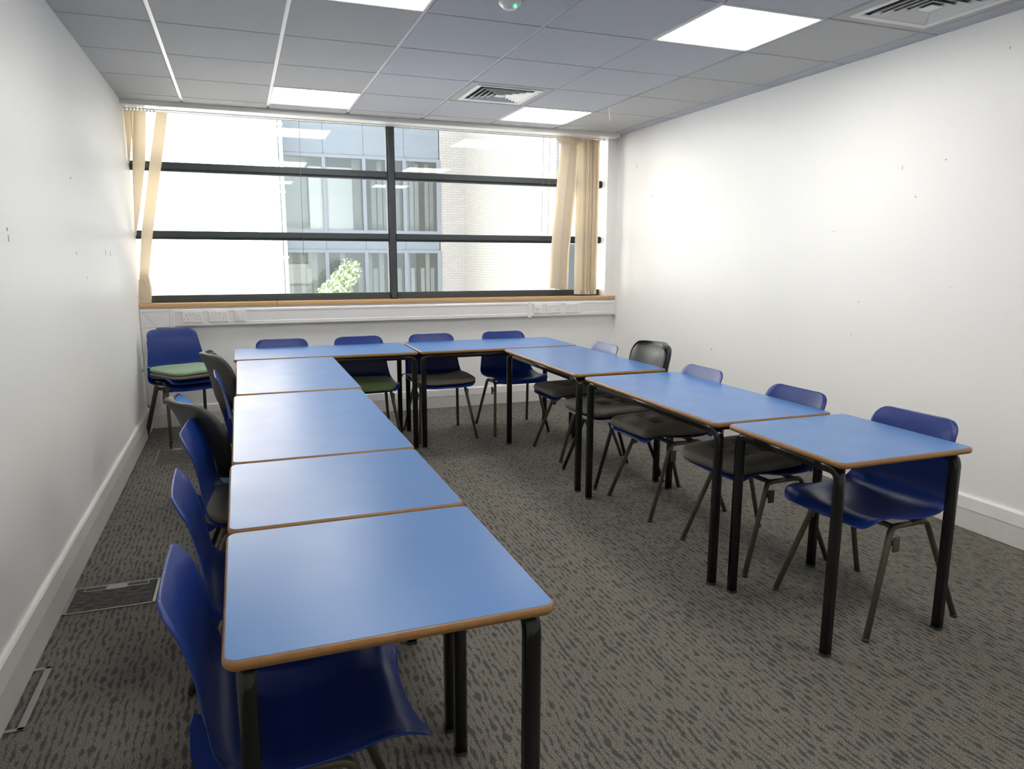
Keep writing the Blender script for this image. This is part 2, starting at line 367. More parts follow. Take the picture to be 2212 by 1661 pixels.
sill = struct(link('trim_2', None), 'pale oak window sill board')
for a, b in ((LX+.001, .60), (.602, RX-.001)):
    MB().bevbox(a, b, 2.112, WY+.004, .956, .986, .006).build('sill_board', 'oak', sill)
# blinds
hr = tag(MB().bevbox(LX+.004, 3.585, 2.172, 2.208, 2.428, 2.452, .003).build('blind_headrail', 'grid'), 'thin white headrail of the vertical blinds under the pelmet', 'rail')
MB().cyl((0, 0), .012, 0, .012).build('end_cap', 'greyplastic', hr).matrix_local = Matrix.Translation((3.584, 2.19, 2.438)) @ Matrix.Rotation(R(90), 4, 'Y')
for k in range(14): MB().cyl((3.26+.022*k, 2.19), .006, 2.414, 2.429, 8).build('carrier', 'grid', hr)
for k in range(9): MB().cyl((-.40+.024*k, 2.19), .006, 2.414, 2.429, 8).build('carrier', 'grid', hr)
def slat(parent, pts):
    """pts: (x, y, z, halfwidth, angle) - fabric strip with thickness"""
    L = []
    for x, y, z, h, a in pts:
        c, s = math.cos(R(a)), math.sin(R(a)); n = (-s*.0007, c*.0007)
        L.append([(x-c*h-n[0], y-s*h-n[1], z), (x+c*h-n[0], y+s*h-n[1], z), (x+c*h+n[0], y+s*h+n[1], z), (x-c*h+n[0], y-s*h+n[1], z)])
    MB().rings(L).build('slat', 'blind', parent)
def dense(pts, n=5):
    o = []
    for i in range(len(pts)-1):
        for k in range(n):
            t = k/n; o.append(tuple(pts[i][q]*(1-t)+pts[i+1][q]*t for q in range(5)))
    return o+[pts[-1]]
bl = thing('vertical_blind', 'cream vertical blind strips hanging tangled beside the left wall', 'blind', (0, 0, 0))
slat(bl, dense([(-.385, 2.19, 2.418, .028, 10), (-.39, 2.19, 2.25, .022, 20), (-.405, 2.19, 2.04, .006, 40)]))
slat(bl, dense([(-.302, 2.175, 2.418, .042, 4), (-.333, 2.175, 2.05, .040, 6), (-.374, 2.18, 1.706, .021, 30), (-.405, 2.19, 1.50, .006, 40)]))
slat(bl, dense([(-.352, 2.20, 2.418, .030, 60), (-.36, 2.2, 2.2, .03, 70), (-.388, 2.2, 1.9, .015, 80), (-.402, 2.2, 1.6, .008, 80)]))
slat(bl, dense([(-.153, 2.18, 2.416, .039, 5), (-.221, 2.175, 2.054, .041, 3), (-.318, 2.17, 1.535, .040, -4), (-.366, 2.165, 1.195, .034, -10), (-.368, 2.15, 1.10, .040, 0), (-.372, 2.15, .992, .040, 0)]))
slat(bl, dense([(-.366, 2.19, 1.215, .030, 20), (-.352, 2.165, 1.10, .036, 15), (-.366, 2.165, .99, .036, 8)]))
slat(bl, dense([(-.385, 2.15, 1.17, .022, -20), (-.375, 2.135, 1.08, .036, 6), (-.378, 2.135, .988, .034, -4)]))
br = thing('vertical_blind', 'cream vertical blind strips bunched at the right end of the window', 'blind', (0, 0, 0))
for k in range(8):
    t = k/7; x0 = 3.135+.19*t; xk = 3.178+.10*t; xb = 3.095+.105*t; a = -28+random.uniform(-6, 6); yy = 2.18+.004*k
    slat(br, dense([(x0, yy, 2.428, .038, a-25), (x0+.012, yy-.004, 2.40, .040, a-20), (xk+.01, yy-.008, 2.365, .043, a), (xk-.03*(1-t*.6), yy, 1.9, .044, a+6), (xb+.01, yy-.006, 1.4, .044, a+8), (xb, yy-.01, 1.062-.012*t+random.uniform(-.004, .004), .044, a+10)]))
for k in range(11):
    t = k/10; x = 3.350+.152*t; a = -66+random.uniform(-12, 12); yy = 2.188
    if k > 8: a = -22
    slat(br, dense([(x, yy, 2.420, .043, a), (x, yy, 1.8, .044, a+2), (x-.004, yy-.003, 1.3, .044, a-1), (x-.006+random.uniform(-.002, .002), yy-.003, 1.0, .044, a)]))
    MB().box(x-.012, x+.01, yy-.036, yy-.033, 1.0, 1.028).build('bottom_weight', 'grid', br)
for x, z1, par in ((.838, 1.36, bl), (2.974, 1.47, br), (3.036, 1.47, br)):
    MB().tube([(x+.006, 2.19, 2.43), (x, 2.19, 2.0), (x-.006, 2.19, z1)], circ(.0016, 6)).build('cord', 'tan', par)
sc = thing('plastic_scrap', 'jagged black plastic scraps poking out below the pelmet near the mullion', 'scrap', (0, 0, 0))
for x0, x1, x2, zb in ((1.665, 1.705, 1.70, 2.437), (1.70, 1.79, 1.748, 2.422), (1.80, 1.85, 1.83, 2.442)):
    MB().rings([[(x0, y, 2.462), (x1, y, 2.462), (x2, y, zb)] for y in (2.214, 2.217)]).build('flap', 'dark', sc)
# ------------------------------------------------------------------ trunking and sockets
tk = thing('cable_trunking', 'white dado trunking running under the window sill and down the left corner', 'trunking', (0, 0, 0))
P = [(0, .80), (-.046, .806), (-.050, .812), (-.050, .835), (-.047, .838), (-.047, .915), (-.050, .918), (-.050, .932), (-.046, .938), (0, .944)]
MB().rings([[(x, FY+d, z) for d, z in P] for x in (-.17, RX-.003)]).build('cover', 'trunk', tk)
MB().bevbox(LX+.002, -.302, FY-.048, FY, .19, .80, .004).bevbox(LX+.012, -.312, FY-.051, FY-.04, .19, .80, .003).build('drop_cover', 'trunk', tk)
MB().bevbox(LX+.002, -.205, FY-.052, FY, .80, .944, .005).build('corner_piece', 'trunk', tk)
for p, q in (((LX+.02, .925), (-.30, .812)), ((LX+.02, .925), (-.21, .925)),):
    d = Vector((q[0]-p[0], 0, q[1]-p[1])).normalized(); nn = Vector((-d.z, 0, d.x))*.0012
    a, b = Vector((p[0], FY-.0535, p[1])), Vector((q[0], FY-.0535, q[1]))
    MB().rings([[c-nn, c+nn, c+nn+Vector((0, .003, 0)), c-nn+Vector((0, .003, 0))] for c in (a, b)]).build('seam', 'socketmark', tk)
for x in (-.205, 2.796):
    MB().bevbox(x, x+.036, FY-.053, FY, .798, .945, .003).build('joint_cover', 'trunk', tk)
MB().bevbox(RX-.02, RX-.001, FY-.053, FY, .798, .945, .003).build('end_cap', 'trunk', tk)
MB().bevbox(LX+.002, -.30, FY-.053, FY, .60, .64, .003).build('joint_cover', 'trunk', tk)
SY = FY-.047
def sock(x, lab):
    t = thing('double_socket', lab, 'socket', (x, SY, .878), 0, 'double sockets on the trunking')
    MB().bevbox(-.073, .073, -.010, 0, -.043, .043, .003).build('plate', 'socket', t)
    for s in (-1, 1):
        MB().bevbox(s*.013-.009, s*.013+.009, -.0135, -.009, .016, .034, .002).build('rocker', 'socketmark' if 0 else 'socket', t)
        MB().box(s*.013-.003, s*.013+.003, -.0142, -.0132, .028, .031).build('switch_mark', 'mark', t)
        h = MB(); c = s*.045
        h.box(c-.003, c+.003, -.0108, -.0098, .006, .017).box(c-.016, c-.008, -.0108, -.0098, -.018, -.012).box(c+.008, c+.016, -.0108, -.0098, -.018, -.012)
        h.build('pin_holes', 'mark', t)
def spur(x, lab):
    t = thing('fused_switch', lab, 'switch', (x, SY, .878), 0, 'fused switches on the trunking')
    MB().bevbox(-.043, .043, -.010, 0, -.043, .043, .003).build('plate', 'socket', t)
    MB().bevbox(-.026, .004, -.017, -.009, -.004, .030, .003).build('rocker', 'grid', t)
    MB().bevbox(-.024, .002, -.0125, -.009, -.032, -.012, .002).build('fuse_carrier', 'socket', t)
    MB().cyl((0, 0), .003, 0, .002, 8).build('screw', 'mark', t).matrix_local = Matrix.Translation((.034, -.009, 0)) @ Matrix.Rotation(R(90), 4, 'X')
sock(-.04, 'white double socket on the trunking, leftmost of all'); sock(.15, 'white double socket on the trunking, second from the left'); spur(.312, 'white fused switch right of the two left sockets')
spur(2.898, 'white fused switch left of the two right sockets'); sock(3.055, 'white double socket on the trunking, second from the right'); sock(3.248, 'white double socket on the trunking, rightmost of all')
# ------------------------------------------------------------------ floor boxes
def floorbox(x0, x1, y0, y1, lab, fw_=.012, handle=True, sides='LRBT'):
    t = thing('floor_box', lab, 'floor box', ((x0+x1)/2, (y0+y1)/2, 0), 0, 'metal floor boxes'); hx, hy = (x1-x0)/2, (y1-y0)/2
    b = MB()
    if 'L' in sides: b.bevbox(-hx, -hx+fw_, -hy, hy, 0, .005, .0015)
    if 'R' in sides: b.bevbox(hx-fw_, hx, -hy, hy, 0, .005, .0015)
    b.bevbox(-hx, hx, -hy, -hy+fw_*.7, 0, .005, .0015).bevbox(-hx, hx, hy-fw_*.7, hy, 0, .005, .0015)
    b.build('frame', 'boxmetal', t)
    lid = MB().box(-hx+fw_+.003, hx-fw_-.003, -hy+fw_+.002, hy-fw_-.002, 0, .003).build('lid', 'lidcarpet', t)
    if handle:
        MB().bevbox(-hx*.22, hx*.22, hy-.052, hy-.010, .002, .0055, .001).build('handle', 'boxmetal', t)
        for s in (-1, 1):
            MB().bevbox(s*hx*.48-hx*.26, s*hx*.48+hx*.26, hy-.046, hy-.014, .002, .0048, .001).build('cable_flap', 'boxmetal', t)
            MB().box(s*hx*.48-hx*.23, s*hx*.48+hx*.23, hy-.040, hy-.018, .0045, .0052).build('cable_slot', 'dark', t)
    return t
MAT['boxmetal'] = simple('floor_box_grey', (.25, .265, .26), .45, .08, 30, metal=.3)
def lidmat():
    m = NT('ribbed_carpet'); v = m.obj(); n = m.noise(m.mapping(v, (22, 190, 1)), 1.0, 2).outputs[0]; f = m.noise(v, 500, 2, .7).outputs[0]
    k = m.n('MapRange', {0: n, 1: .40, 2: .55}).outputs[0]
    c = m.mix(m.math('MULTIPLY', k, m.math('MULTIPLY_ADD', f, .8, .5)), rgb(.025, .025, .028), rgb(.14, .13, .115))
    m.bsdf(Base_Color=c, Roughness=.95, Specular_IOR_Level=.1, Normal=m.bump(n, .5, .004)); return m.m
MAT['lidcarpet'] = lidmat()
floorbox(-.389, -.065, -1.12, -.885, 'grey framed floor box with carpeted lid beside the nearest chairs')
floorbox(-.389, -.338, -1.855, -1.505, 'narrow grey metal floor box strip against the left skirting, nearest', .020, False, 'R')
floorbox(-.275, -.045, .985, 1.385, 'thin framed floor box in front of the corner chairs', .006, True)
# ------------------------------------------------------------------ tables
TH, TT = .70, .022
def table(name, lx, ly, along, loc, label):
    t = thing(name, label, 'table', loc, 0, 'blue classroom tables in a U shape')
    hx, hy = lx/2, ly/2
    rr = [rrect(hx, hy, .028, 6, TH-TT+z, ins) for ins, z in ((.009, 0), (.003, .003), (.0005, .008), (0, .012), (.0015, .0175), (.0045, .0212), (.0065, .0215))]
    MB().rings(rr, smooth=True).build('tabletop', 'mdf', t, 'brown bullnose board edge')
    MB().rings([rrect(hx, hy, .028, 6, TH-.0008, .0055), rrect(hx, hy, .028, 6, TH-.0002, .0055), rrect(hx, hy, .028, 6, TH, .0062)]).build('laminate_surface', 'laminate', t, 'bright blue laminate surface')
    ins, zr, br_, pf = .045 if max(lx, ly) < .7 else .024, TH-TT-.0168, .042, rsq(.0165, .006)
    L = lx if along == 'x' else ly
    def pt(a, b, z): return (a, b, z) if along == 'x' else (b, a, z)
    A = L/2-ins; Bq = (ly if along == 'x' else lx)/2-.037
    for s in (-1, 1):
        for e in (-1, 1):
            p = fillet([pt(e*A, s*Bq, .008), pt(e*A, s*Bq, zr), pt(e*(A-.10), s*Bq, zr)], br_, 7)
            lg = MB().tube(p, pf, True, up=pt(1, 0, 0)).build('leg', 'blackmetal', t)
            MB().tube([pt(e*A, s*Bq, 0), pt(e*A, s*Bq, .004)], rsq(.0172, .006), False, up=(1, 0, 0)).build('felt_pad', 'felt', lg, 'green felt pad')
            MB().tube([pt(e*A, s*Bq, .003), pt(e*A, s*Bq, .012)], rsq(.0175, .006), False, up=(1, 0, 0)).build('foot_plug', 'rubber', lg)
        MB().tube([pt(-(A-.10), s*Bq, zr), pt(A-.10, s*Bq, zr)], pf, True, up=pt(0, 1, 0)).build('rail', 'blackmetal', t)
    for e in (-1, 1):
        MB().tube([pt(e*(A-.07), -Bq, zr-.004), pt(e*(A-.07), Bq, zr-.004)], rsq(.011, .003), True, up=pt(1, 0, 0)).build('cross_rail', 'blackmetal', t)
    return t
table('square_table', .6, .6, 'y', (.555, -2.637, 0), 'square blue table nearest the viewer at the left')
table('square_table', .6, .6, 'y', (.557, -2.022, 0), 'square blue table second from the viewer in the left row')
table('long_table', .6, 1.2, 'y', (.562, -1.108, 0), 'long blue table in the left row beside the blue padded chair')
table('long_table', .6, 1.2, 'y', (.572, .125, 0), 'long blue table in the left row that meets the window row')
table('long_table', 1.2, .6, 'x', (.857, 1.070, 0), 'long blue table in the window row, on the left')
table('long_table', 1.2, .6, 'x', (2.075, 1.073, 0), 'long blue table in the window row, on the right')
table('long_table', .6, 1.2, 'y', (2.367, .130, 0), 'long blue table in the right row that meets the window row')
table('long_table', .6, 1.2, 'y', (2.368, -1.163, 0), 'long blue table in the middle of the right row')
table('square_table', .6, .6, 'y', (2.402, -2.085, 0), 'square blue table at the near end of the right row')
# ------------------------------------------------------------------ chairs
def shell_mesh():
    prof = [(-.222, .757), (-.216, .745), (-.207, .725), (-.197, .70), (-.186, .66), (-.177, .61), (-.170, .56), (-.165, .52), (-.160, .49), (-.150, .462), (-.130, .440),
            (-.100, .425), (-.06, .417), (0, .413), (.06, .414), (.11, .420), (.15, .427), (.18, .429), (.205, .426), (.221, .418), (.232, .408), (.238, .399)]
    # resample with a Catmull-Rom
    Pn = [Vector((u, 0, z)) for u, z in prof]; C = []
    for i in range(len(Pn)-1):
        p0, p1, p2, p3 = Pn[max(i-1, 0)], Pn[i], Pn[i+1], Pn[min(i+2, len(Pn)-1)]
        for k in range(2):
            t = k/2; C.append(.5*((2*p1)+(p2-p0)*t+(2*p0-5*p1+4*p2-p3)*t*t+(3*p1-p0-3*p2+p3)*t**3))
    C.append(Pn[-1]); n = len(C)
    d = [0.0]
    for i in range(1, n): d.append(d[-1]+(C[i]-C[i-1]).length)
    tot = d[-1]; NT_ = 21
    def lerp(tab, q):
        for (a, va), (b, vb) in zip(tab, tab[1:]):
            if q <= b: return va+(vb-va)*(q-a)/(b-a)
        return tab[-1][1]
    W = [(0, .177), (.12, .189), (.25, .208), (.32, .220), (.40, .228), (.5, .226), (.68, .216), (.9, .205)]
    EO = [(0, .004), (.06, .012), (.15, .018), (.24, .020), (.30, .022), (.36, .024), (.44, .026), (.52, .028), (.62, .028), (.68, .026), (.72, .022), (.9, .020)]
    tops, bots = [], []
    for i in range(n):
        q = d[i]; T = ((C[min(i+1, n-1)]-C[max(i-1, 0)])).normalized(); N = Vector((-T.z, 0, T.x)) if False else Vector((T.z*-1, 0, T.x))
        if N.x < 0 and q < .35: N = -N
        if N.z < 0 and q >= .35: N = -N
        hw = lerp(W, q); rc = .052; e0, e1 = q, tot-q
        for e in (e0, e1):
            if e < rc: hw -= rc-math.sqrt(max(rc*rc-(rc-e)**2, 0))
        eo = lerp(EO, q); rt_, rb = [], []
        for j in range(NT_):
            t = -1+2*j/(NT_-1); t = math.sin(t*math.pi/2*.92)/math.sin(math.pi/2*.92)
            off = eo*abs(t)**3.2
            if abs(t) > .97: off -= .003
            p = C[i]+N*off+Vector((0, hw*t, 0)); rt_.append(p); rb.append(p-N*.0045)
        tops.append(rt_); bots.append(rb)
    b = MB(); V = [p for r in tops for p in r]+[p for r in bots for p in r]; m = n*NT_; F = []
    for i in range(n-1):
        for j in range(NT_-1):
            a = i*NT_+j; F.append((a, a+1, a+NT_+1, a+NT_)); F.append((m+a, m+a+NT_, m+a+NT_+1, m+a+1))
    for i in range(n-1):
        for j in (0, NT_-1): a = i*NT_+j; F.append((a, a+NT_, m+a+NT_, m+a))
    for j in range(NT_-1):
        for i in (0, n-1): a = i*NT_+j; F.append((a, a+1, m+a+1, m+a))
    b.add(V, F, True); me = b.mesh('shell'); me.materials.append(MAT['blue']); return me
SHELL = shell_mesh()
def chair_frame(t, mat, zt=.392, bracket=True):
    for s in (-1, 1):
        for e in (1, -1):
            p = fillet([(e*.232, s*.222, .006), (e*.092, s*.172, zt), (0, s*.172, zt)], .034, 7)
            lg = MB().tube(p, circ(.0112, 10)).build('leg', mat, t)
            MB().tube([(e*.2335, s*.2225, 0), (e*.2295, s*.221, .010)], circ(.0128, 10), up=(1, 0, 0)).build('foot_cap', 'rubber', lg)
        if bracket:
            MB().bevbox(.075, .105, s*.196-.004, s*.196+.004, .305, .362, .002).bevbox(.082, .098, min(s*.178, s*.196), max(s*.178, s*.196), .325, .345, .002).build('linking_bracket', mat, t)
    for u in (-.07, .07):
        MB().tube([(u, -.172, zt-.006), (u, .172, zt-.006)], circ(.0105, 10)).build('stretcher', mat, t)
def blue_chair(label, loc, ang):
    t = thing('stacking_chair', label, 'chair', loc, R(ang), 'blue plastic stacking chairs')
    link('shell', SHELL, t, 'one-piece blue plastic seat and back'); chair_frame(t, 'tube')
    for s in (-1, 1):
        pr = [(-.120, .428), (-.150, .47), (-.160, .52), (-.164, .545), (-.176, .550), (-.184, .53), (-.186, .47), (-.176, .425), (-.15, .41)]
        MB().rings([[(u, s*.172+dv, z) for u, z in pr] for dv in (-.004, .004)]).build('rib', 'blue', t)
    return t
proto = blue_chair('blue plastic chair at the near end of the right row, no cushion', (2.565, -2.085, 0), 183)
CH_ = [((2.505, -1.50, 0), 182, 'blue plastic chair with tufted taupe cushion, second from the near end of the right row'),
       ((2.475, -.80, 0), 180, 'blue plastic chair in the right row, just nearer than the black chair'),
       ((2.485, .36, 0), 181, 'blue plastic chair in the right row closest to the window'),
       ((.585, 1.17, 0), -90, 'blue plastic chair behind the window row, leftmost, mostly hidden by the tables'),
       ((1.14, 1.17, 0), -89, 'blue plastic chair behind the window row carrying a dark green cushion'),
       ((1.705, 1.17, 0), -88, 'blue plastic chair behind the window row carrying a taupe cushion'),
       ((2.30, 1.18, 0), -90, 'blue plastic chair behind the window row without a cushion, rightmost'),
       ((.375, -2.65, 0), 0, 'blue plastic chair nearest the viewer at the lower left'),
       ((.345, -2.04, 0), 2, 'blue plastic chair second from the viewer along the left row'),
       ((.33, -1.36, 0), -4, 'blue plastic chair just nearer than the padded chair in the left row'),
       ((.395, -.12, 0), 3, 'blue plastic chair in the left row beyond the padded chair'),
       ((-.098, 1.70, 0), -65, 'blue plastic chair at the bottom of the stacked pair in the left corner'),
       ((-.094, 1.688, .052), -65, 'blue plastic chair on top of the stacked pair in the left corner')]
for loc, a, lab in CH_: dup(proto, loc, R(a), lab)
# padded chairs
def rr_grid(hx, hz, r, n=22):
    """grid on a rounded rectangle: returns rows of (a,b,edge) with edge 0..1"""
    rows = []
    for i in range(n+1):
        b = -1+2*i/n; b = math.sin(b*math.pi/2*.94)/math.sin(math.pi/2*.94); z = b*hz
        w = hx
        if hz-abs(z) < r: w = hx-r+math.sqrt(max(r*r-(r-(hz-abs(z)))**2, 0))
        row = []
        for j in range(n+1):
            a = -1+2*j/n; a = math.sin(a*math.pi/2*.94)/math.sin(math.pi/2*.94); row.append((a*w, z, a, b))
        rows.append(row)
    return rows
def pillow(front, back, n):
    b = MB(); m = (n+1)*(n+1); V = [p for r in front for p in r]+[p for r in back for p in r]; F = []
    for i in range(n):
        for j in range(n):
            a = i*(n+1)+j; F += [(a, a+1, a+n+2, a+n+1), (m+a, m+a+n+1, m+a+n+2, m+a+1)]
    for i in range(n):
        for j in (0, n): a = i*(n+1)+j; F.append((a, a+n+1, m+a+n+1, m+a))
    for j in range(n):
        for i in (0, n): a = i*(n+1)+j; F.append((a, a+1, m+a+1, m+a))
    return b.add(V, F, True)
def padded_chair(label, loc, ang, shellm, padm, padlab, tilt=-.16, zc=.645, hz=.175, hx=.215, bow=.046, taper=0.0, flare=.02):
    t = thing('padded_chair', label, 'chair', loc, R(ang), 'padded chairs')
    n = 22; TP = lambda y, z: y*(1-taper*max(0, .2-z/hz)/1.2)
    g = [[(TP(y, z), z, a, b) for y, z, a, b in r] for r in rr_grid(hx, hz, .085, n)]
    cv = lambda a, z: -.215 + tilt*(z) - bow*(1-a*a) - flare*max(0, z/hz)**3
    E = lambda a, b: max(abs(a), abs(b))
    F = [[(cv(a, z)+.004-.02*max(0, E(a, b)-.9)/.1*0, y, zc+z) for y, z, a, b in r] for r in g]
    Bk = [[(cv(a, z)-.020-.026*(1-E(a, b)**4)-.014*math.exp(-(y/.07)**2), y*.985, zc+z) for y, z, a, b in r] for r in g]
    pillow(F, Bk, n).build('back_shell', shellm, t, 'hard dark outer shell of the backrest')
    g2 = [[(TP(y, z), z, a, b) for y, z, a, b in r] for r in rr_grid(hx-(.006 if flare > .05 else .018), hz-(.006 if flare > .05 else .018), .075, n)]
    F2 = [[(cv(a*.915, z)+.012+.022*(1-E(a, b)**6), y, zc+z) for y, z, a, b in r] for r in g2]
    B2 = [[(cv(a*.915, z)+.001, y, zc+z) for y, z, a, b in r] for r in g2]
    pillow(F2, B2, n).build('back_pad', padm, t, padlab)
    g3 = rr_grid(.212, .215, .07, n)
    top = [[(z+.015, y, .432-.012*E(a, b)**8-.012*max(0, (z/.215))**4-.006*(1-a*a)*(1-b*b)) for y, z, a, b in r] for r in g3]
    bot = [[(z*.98+.015, y*.98, .402-.0) for y, z, a, b in r] for r in g3]
    pillow(top, bot, n).build('seat', padm, t)
    MB().rings([rrect(.219, .216, .07, 6, .399), rrect(.221, .218, .07, 6, .401), rrect(.221, .218, .07, 6, .411), rrect(.217, .214, .07, 6, .413)], smooth=False).build('seat_trim', 'chrome', t, 'thin silver seat edge').location = (.015, 0, 0)
    chair_frame(t, 'blacktube', .386, False)
    for s in (-1, 1):
        MB().tube(fillet([(-.10, s*.12, .392), (-.232, s*.12, .40), (-.262, s*.12, .60)], .04, 6), [(a*.6, b*1.5) for a, b in circ(.012, 10)]).build('back_upright', 'blacktube', t)
    return t
padded_chair('black padded chair with rounded back in the right row', (2.44, -.24, 0), 180, 'blackplastic', 'blackplastic', 'black rounded back panel', zc=.655)
padded_chair('blue padded chair with dark grey shell in the left row', (.395, -.95, 0), 17, 'greyplastic', 'bluepad', 'bright blue fabric pad', zc=.635, hz=.162, bow=.05, taper=.4, flare=.062, tilt=-.20)
padded_chair('dark grey padded chair in the left row nearest the window', (.452, .40, 0), 10, 'greyplastic', 'blackplastic', 'dark grey back panel', zc=.64, hz=.165, bow=.05, taper=.35, flare=.05, tilt=-.18)
# ------------------------------------------------------------------ cushions
def cushion(label, loc, ang, mat, hx=.205, hy=.205, th=.034, dim=True, droop=.007, cut=.06, curl=0.0, ties=True, seed=0):
    rnd = random.Random(seed); n = 30; g = rr_grid(hy, hx, cut, n)
    D = [(-.07, -.07), (-.07, .07), (.07, -.07), (.07, .07)]
    ph = [rnd.uniform(0, 6.28) for _ in range(4)]
    def sag(y, u): return -droop*max(0, (u-.10)/.1)**1.6 + .012*(abs(y)/hy)**3*curl + .004*math.sin(9*u+ph[0])*math.sin(8*y+ph[1])
    def thick(y, u, a, b):
        e = max(abs(a), abs(b)); t = th*(.62+.38*(1-e**5))
        if dim:
            for dx, dy in D: t -= th*.66*math.exp(-((u-dx)**2+(y-dy)**2)/(2*.023**2))
            t += .009
        return t + .003*math.sin(14*u+ph[2])*math.cos(13*y+ph[3])
    bot = [[(u, y, sag(y, u)) for y, u, a, b in r] for r in g]
    top = [[(u, y, sag(y, u)+thick(y, u, a, b)) for y, u, a, b in r] for r in g]
    mid = [[(u*1.025, y*1.025, sag(y, u)+.4*th) for y, u, a, b in r] for r in g]
    t = thing('seat_cushion', label, 'cushion', loc, R(ang), 'seat cushions')
    m = n+1
    b = MB(); V = [p for r in top for p in r]+[p for r in bot for p in r]; F = []
    for i in range(n):
        for j in range(n):
            a = i*m+j; F += [(a, a+1, a+m+1, a+m), (m*m+a, m*m+a+m, m*m+a+m+1, m*m+a+1)]
    loop = [j for j in range(n)] + [i*m+n for i in range(n)] + [n*m+j for j in range(n, 0, -1)] + [i*m for i in range(n, 0, -1)]
    o = 2*m*m; flat = [p for r in mid for p in r]
    V += [flat[q] for q in loop]; L = len(loop)
    for k in range(L):
        k2 = (k+1) % L; F += [(loop[k], loop[k2], o+k2, o+k), (o+k, o+k2, m*m+loop[k2], m*m+loop[k])]
    b.add(V, F, True).build('cover', mat, t)
    if dim:
        for dx, dy in D:
            MB().rings([[(dx+r*math.cos(q*math.pi/5), dy+r*math.sin(q*math.pi/5), sag(dy, dx)+z) for q in range(10)] for r, z in ((.008, th*.36), (.007, th*.42), (.003, th*.46))], smooth=True).build('button', mat, t)
    if ties:
        for s in (-1, 1):
            MB().tube([(-hx+.012, s*(hy-.03), .018), (-hx-.012, s*(hy-.01), .028), (-hx-.016, s*(hy+.015), .02), (-hx-.002, s*(hy+.03), .0)], [(a*.5, b_*1.6) for a, b_ in circ(.006, 8)]).build('tie', mat, t)
    return t
cushion('tufted taupe cushion on the second chair from the near end of the right row', (2.435, -1.47, .444), 190, 'taupe', .215, .215, .046, seed=1, cut=.10)
cushion('tufted taupe cushion on the blue chair just nearer than the black chair', (2.43, -.80, .444), 180, 'taupe', .215, .21, .044, seed=2)
cushion('tufted taupe cushion on the black padded chair', (2.41, -.23, .436), 186, 'taupe', .21, .205, .044, seed=3)
cushion('tufted taupe cushion on the right row chair closest to the window', (2.43, .355, .444), 182, 'taupe', .21, .20, .042, seed=4)
cushion('flat taupe cushion with upturned edge on a chair of the window row', (1.70, 1.12, .438), -88, 'taupe', .20, .22, .024, False, .012, .05, 1.6, True, 5)
cushion('dark green cushion on a chair of the window row', (1.135, 1.10, .438), -92, 'darkgreen', .20, .195, .036, False, .022, .06, 0, True, 6)
cushion('tan cushion under the green one on the stacked corner chairs', (-.065, 1.645, .492), -57, 'tan', .205, .205, .030, False, .0, .06, 0, False, 7)
cushion('sage green cushion on top of the stacked corner chairs', (-.066, 1.65, .521), -56, 'green', .205, .205, .034, False, .004, .07, 0, True, 8)
cushion('taupe cushion on the left row chair just nearer than the padded chair', (.365, -1.365, .444), -4, 'taupe', .20, .20, .034, True, .02, .06, 0, True, 9)
# ------------------------------------------------------------------ outside
struct(MB().box(-30, 40, 2.6, 60, -4.3, -4.0).build('ground', 'ground'), 'paved courtyard ground outside')
# left white block
bw = thing('white_building', 'blown-out white building with a pink brick band outside on the left', 'building', (0, 0, 0))
MB().box(-14, 1.33, 14, 17.9, -4, 16).build('wall', 'render', bw)
MB().box(.26, .82, 13.94, 14.0, -4, 16).build('brick_band', 'pinkbrick', bw, 'faint pink brick band')
for x, z in ((.015, 2.95), (1.10, 2.53), (-.03, 1.50), (1.04, 1.45), (1.13, 4.55)):
    MB().rings([[(x-.10, 13.99, z+.09), (x+.10, 13.99, z+.09), (x+.10, 13.99, z-.06), (x-.10, 13.99, z-.06)], [(x-.10, 13.90, z+.05), (x+.10, 13.90, z+.05), (x+.10, 13.88, z-.06), (x-.10, 13.88, z-.06)]]).build('vent_hood', 'tan', bw)
for x in (1.27, 1.39):
    p = MB().tube([(x, 13.93, -4), (x, 13.93, 16)], circ(.04, 10), up=(1, 0, 0)).build('drainpipe', 'pale', bw)
    for z in (-.2, 1.3, 2.8, 4.3): MB().box(x-.06, x+.06, 13.90, 14.0, z, z+.04).build('pipe_clip', 'pale', p)
# glazed facade
gb = thing('office_building', 'blue-grey panelled office building with rows of windows outside', 'building', (0, 0, 0))
FX0, FX1, FYo = 1.45, 6.20, 18.0
bands = [(7.85, 8.75), (5.14, 5.14), (4.24, 5.14), (1.53, 2.0), (-1.2, -.75)]
MUL = [1.62, 2.78, 3.93, 5.13, 6.17]
for z0, z1, lab in ((4.24, 5.14, 1), (1.54, 2.02, 1), (-1.2, -.68, 1), (7.3, 8.2, 1)):
    for i in range(4):
        MB().box((FX0 if i == 0 else MUL[i])+.004, MUL[i+1]-.004+(.03 if i == 3 else 0), FYo-.02, FYo+.12, z0, z1).build('spandrel_panel', 'spandrel', gb)
rows = [(5.14, 7.3), (2.02, 4.24), (-.68, 1.54), (-4, -1.2)]
curt = {(1, 0): 'greycurtain', (1, 1): 'reflectwhite', (1, 2): 'greycurtain', (1, 3): 'interior_light', (2, 0): 'greycurtain', (2, 1): 'interior_light', (2, 2): 'greycurtain', (2, 3): 'interior_light', (0, 0): 'reflectwhite', (0, 1): 'reflectwhite', (0, 2): 'interior_light', (0, 3): 'interior_light'}
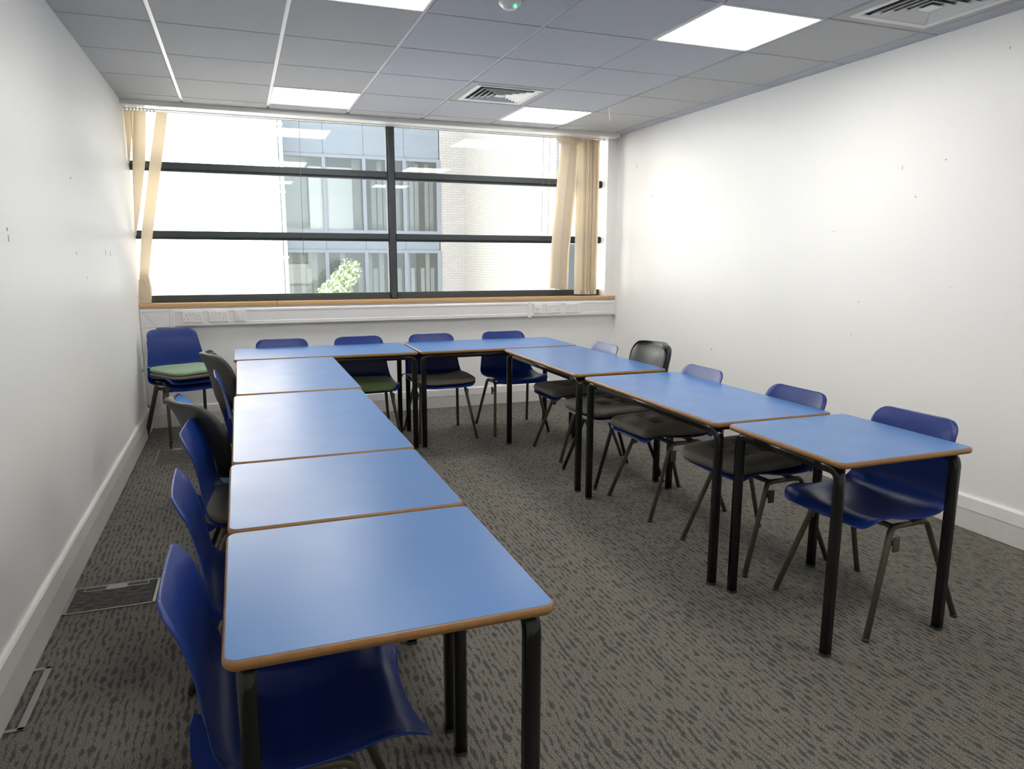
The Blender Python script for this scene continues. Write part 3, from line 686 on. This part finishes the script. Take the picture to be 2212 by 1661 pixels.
for r, (z0, z1) in enumerate(rows):
    MB().box(FX0, FX1, FYo-.05, FYo+.05, z0, z0+.09).build('window_sill_rail', 'farframe', gb)
    MB().box(FX0, FX1, FYo-.05, FYo+.05, z1-.09, z1).build('window_head_rail', 'farframe', gb)
    for i in range(5): MB().box(MUL[i]-.05, MUL[i]+.05, FYo-.07, FYo+.05, z0, z1).build('window_mullion', 'farframe', gb)
    for i in range(4):
        MB().box(MUL[i]+.04, MUL[i+1]-.04, FYo, FYo+.02, z0+.07, z1-.07).build('pane', 'farglass', gb)
        if r < 3:
            k = curt[(r, i)]; a, b = MUL[i]+.05, MUL[i+1]-.05
            if r == 1 and i == 0:
                MB().box(a, a+.62*(b-a), FYo+.35, FYo+.37, z0, z1).build('curtain', 'greycurtain', gb); MB().box(a+.64*(b-a), b, FYo+.035, FYo+.045, z0+.09, z1-.35).build('reflection_panel', 'reflectwhite', gb)  # white panel added for the bright reflection in this pane
            elif r == 1 and i == 1:
                MB().box(a, a+.72*(b-a), FYo+.035, FYo+.045, z0+.09, z1-.35).build('reflection_panel', 'reflectwhite', gb); MB().box(a+.76*(b-a), b, FYo+.35, FYo+.37, z0, z1).build('curtain', 'greycurtain', gb)  # second white panel, again in place of a reflection in the glass
            else:
                for q in range(6):
                    if (q+i+r) % 4 == 3: continue
                    MB().box(a+(b-a)*q/6+.02, a+(b-a)*(q+1)/6-.02, FYo+.30+.02*(q % 2), FYo+.32+.02*(q % 2), z0, z1-(.55 if q % 2 else .1)).build('curtain', k, gb)
    MB().box(FX0, FX1, FYo+.05, FYo+3.2, z0-.12, z0).build('floor_slab', 'interior', gb)
MB().box(FX0, FX1, FYo+3.2, FYo+3.4, -4, 14).build('back_wall', 'interior', gb)
MB().box(FX0, FX1, FYo+.05, FYo+3.4, 8.2, 14).build('upper_wall', 'spandrel', gb)
# right brick block
rb = thing('brick_building', 'pale white brick building outside on the right of the office windows', 'building', (0, 0, 0))
MB().box(6.225, 7.05, 17.97, 22, -4, 16).build('front_wall', 'brick', rb)
MB().box(7.05, 13, 11.15, 22, -4, 16).build('side_wall', 'brick', rb)
for z0, z1 in ((2.75, 4.6), (-.2, 1.7)):
    f = MB().box(7.12, 8.3, 11.10, 11.16, z0, z1).build('window_frame', 'farframe', rb); MB().box(7.18, 8.24, 11.085, 11.12, z0+.06, z1-.06).build('pane', 'farglass', f)
# tree added in place of a tree reflection in the office glass
tt = thing('tree_reflection_standin', 'small pale green tree standing in for a reflection in the office windows', 'tree', (3.0, 16.6, -4))
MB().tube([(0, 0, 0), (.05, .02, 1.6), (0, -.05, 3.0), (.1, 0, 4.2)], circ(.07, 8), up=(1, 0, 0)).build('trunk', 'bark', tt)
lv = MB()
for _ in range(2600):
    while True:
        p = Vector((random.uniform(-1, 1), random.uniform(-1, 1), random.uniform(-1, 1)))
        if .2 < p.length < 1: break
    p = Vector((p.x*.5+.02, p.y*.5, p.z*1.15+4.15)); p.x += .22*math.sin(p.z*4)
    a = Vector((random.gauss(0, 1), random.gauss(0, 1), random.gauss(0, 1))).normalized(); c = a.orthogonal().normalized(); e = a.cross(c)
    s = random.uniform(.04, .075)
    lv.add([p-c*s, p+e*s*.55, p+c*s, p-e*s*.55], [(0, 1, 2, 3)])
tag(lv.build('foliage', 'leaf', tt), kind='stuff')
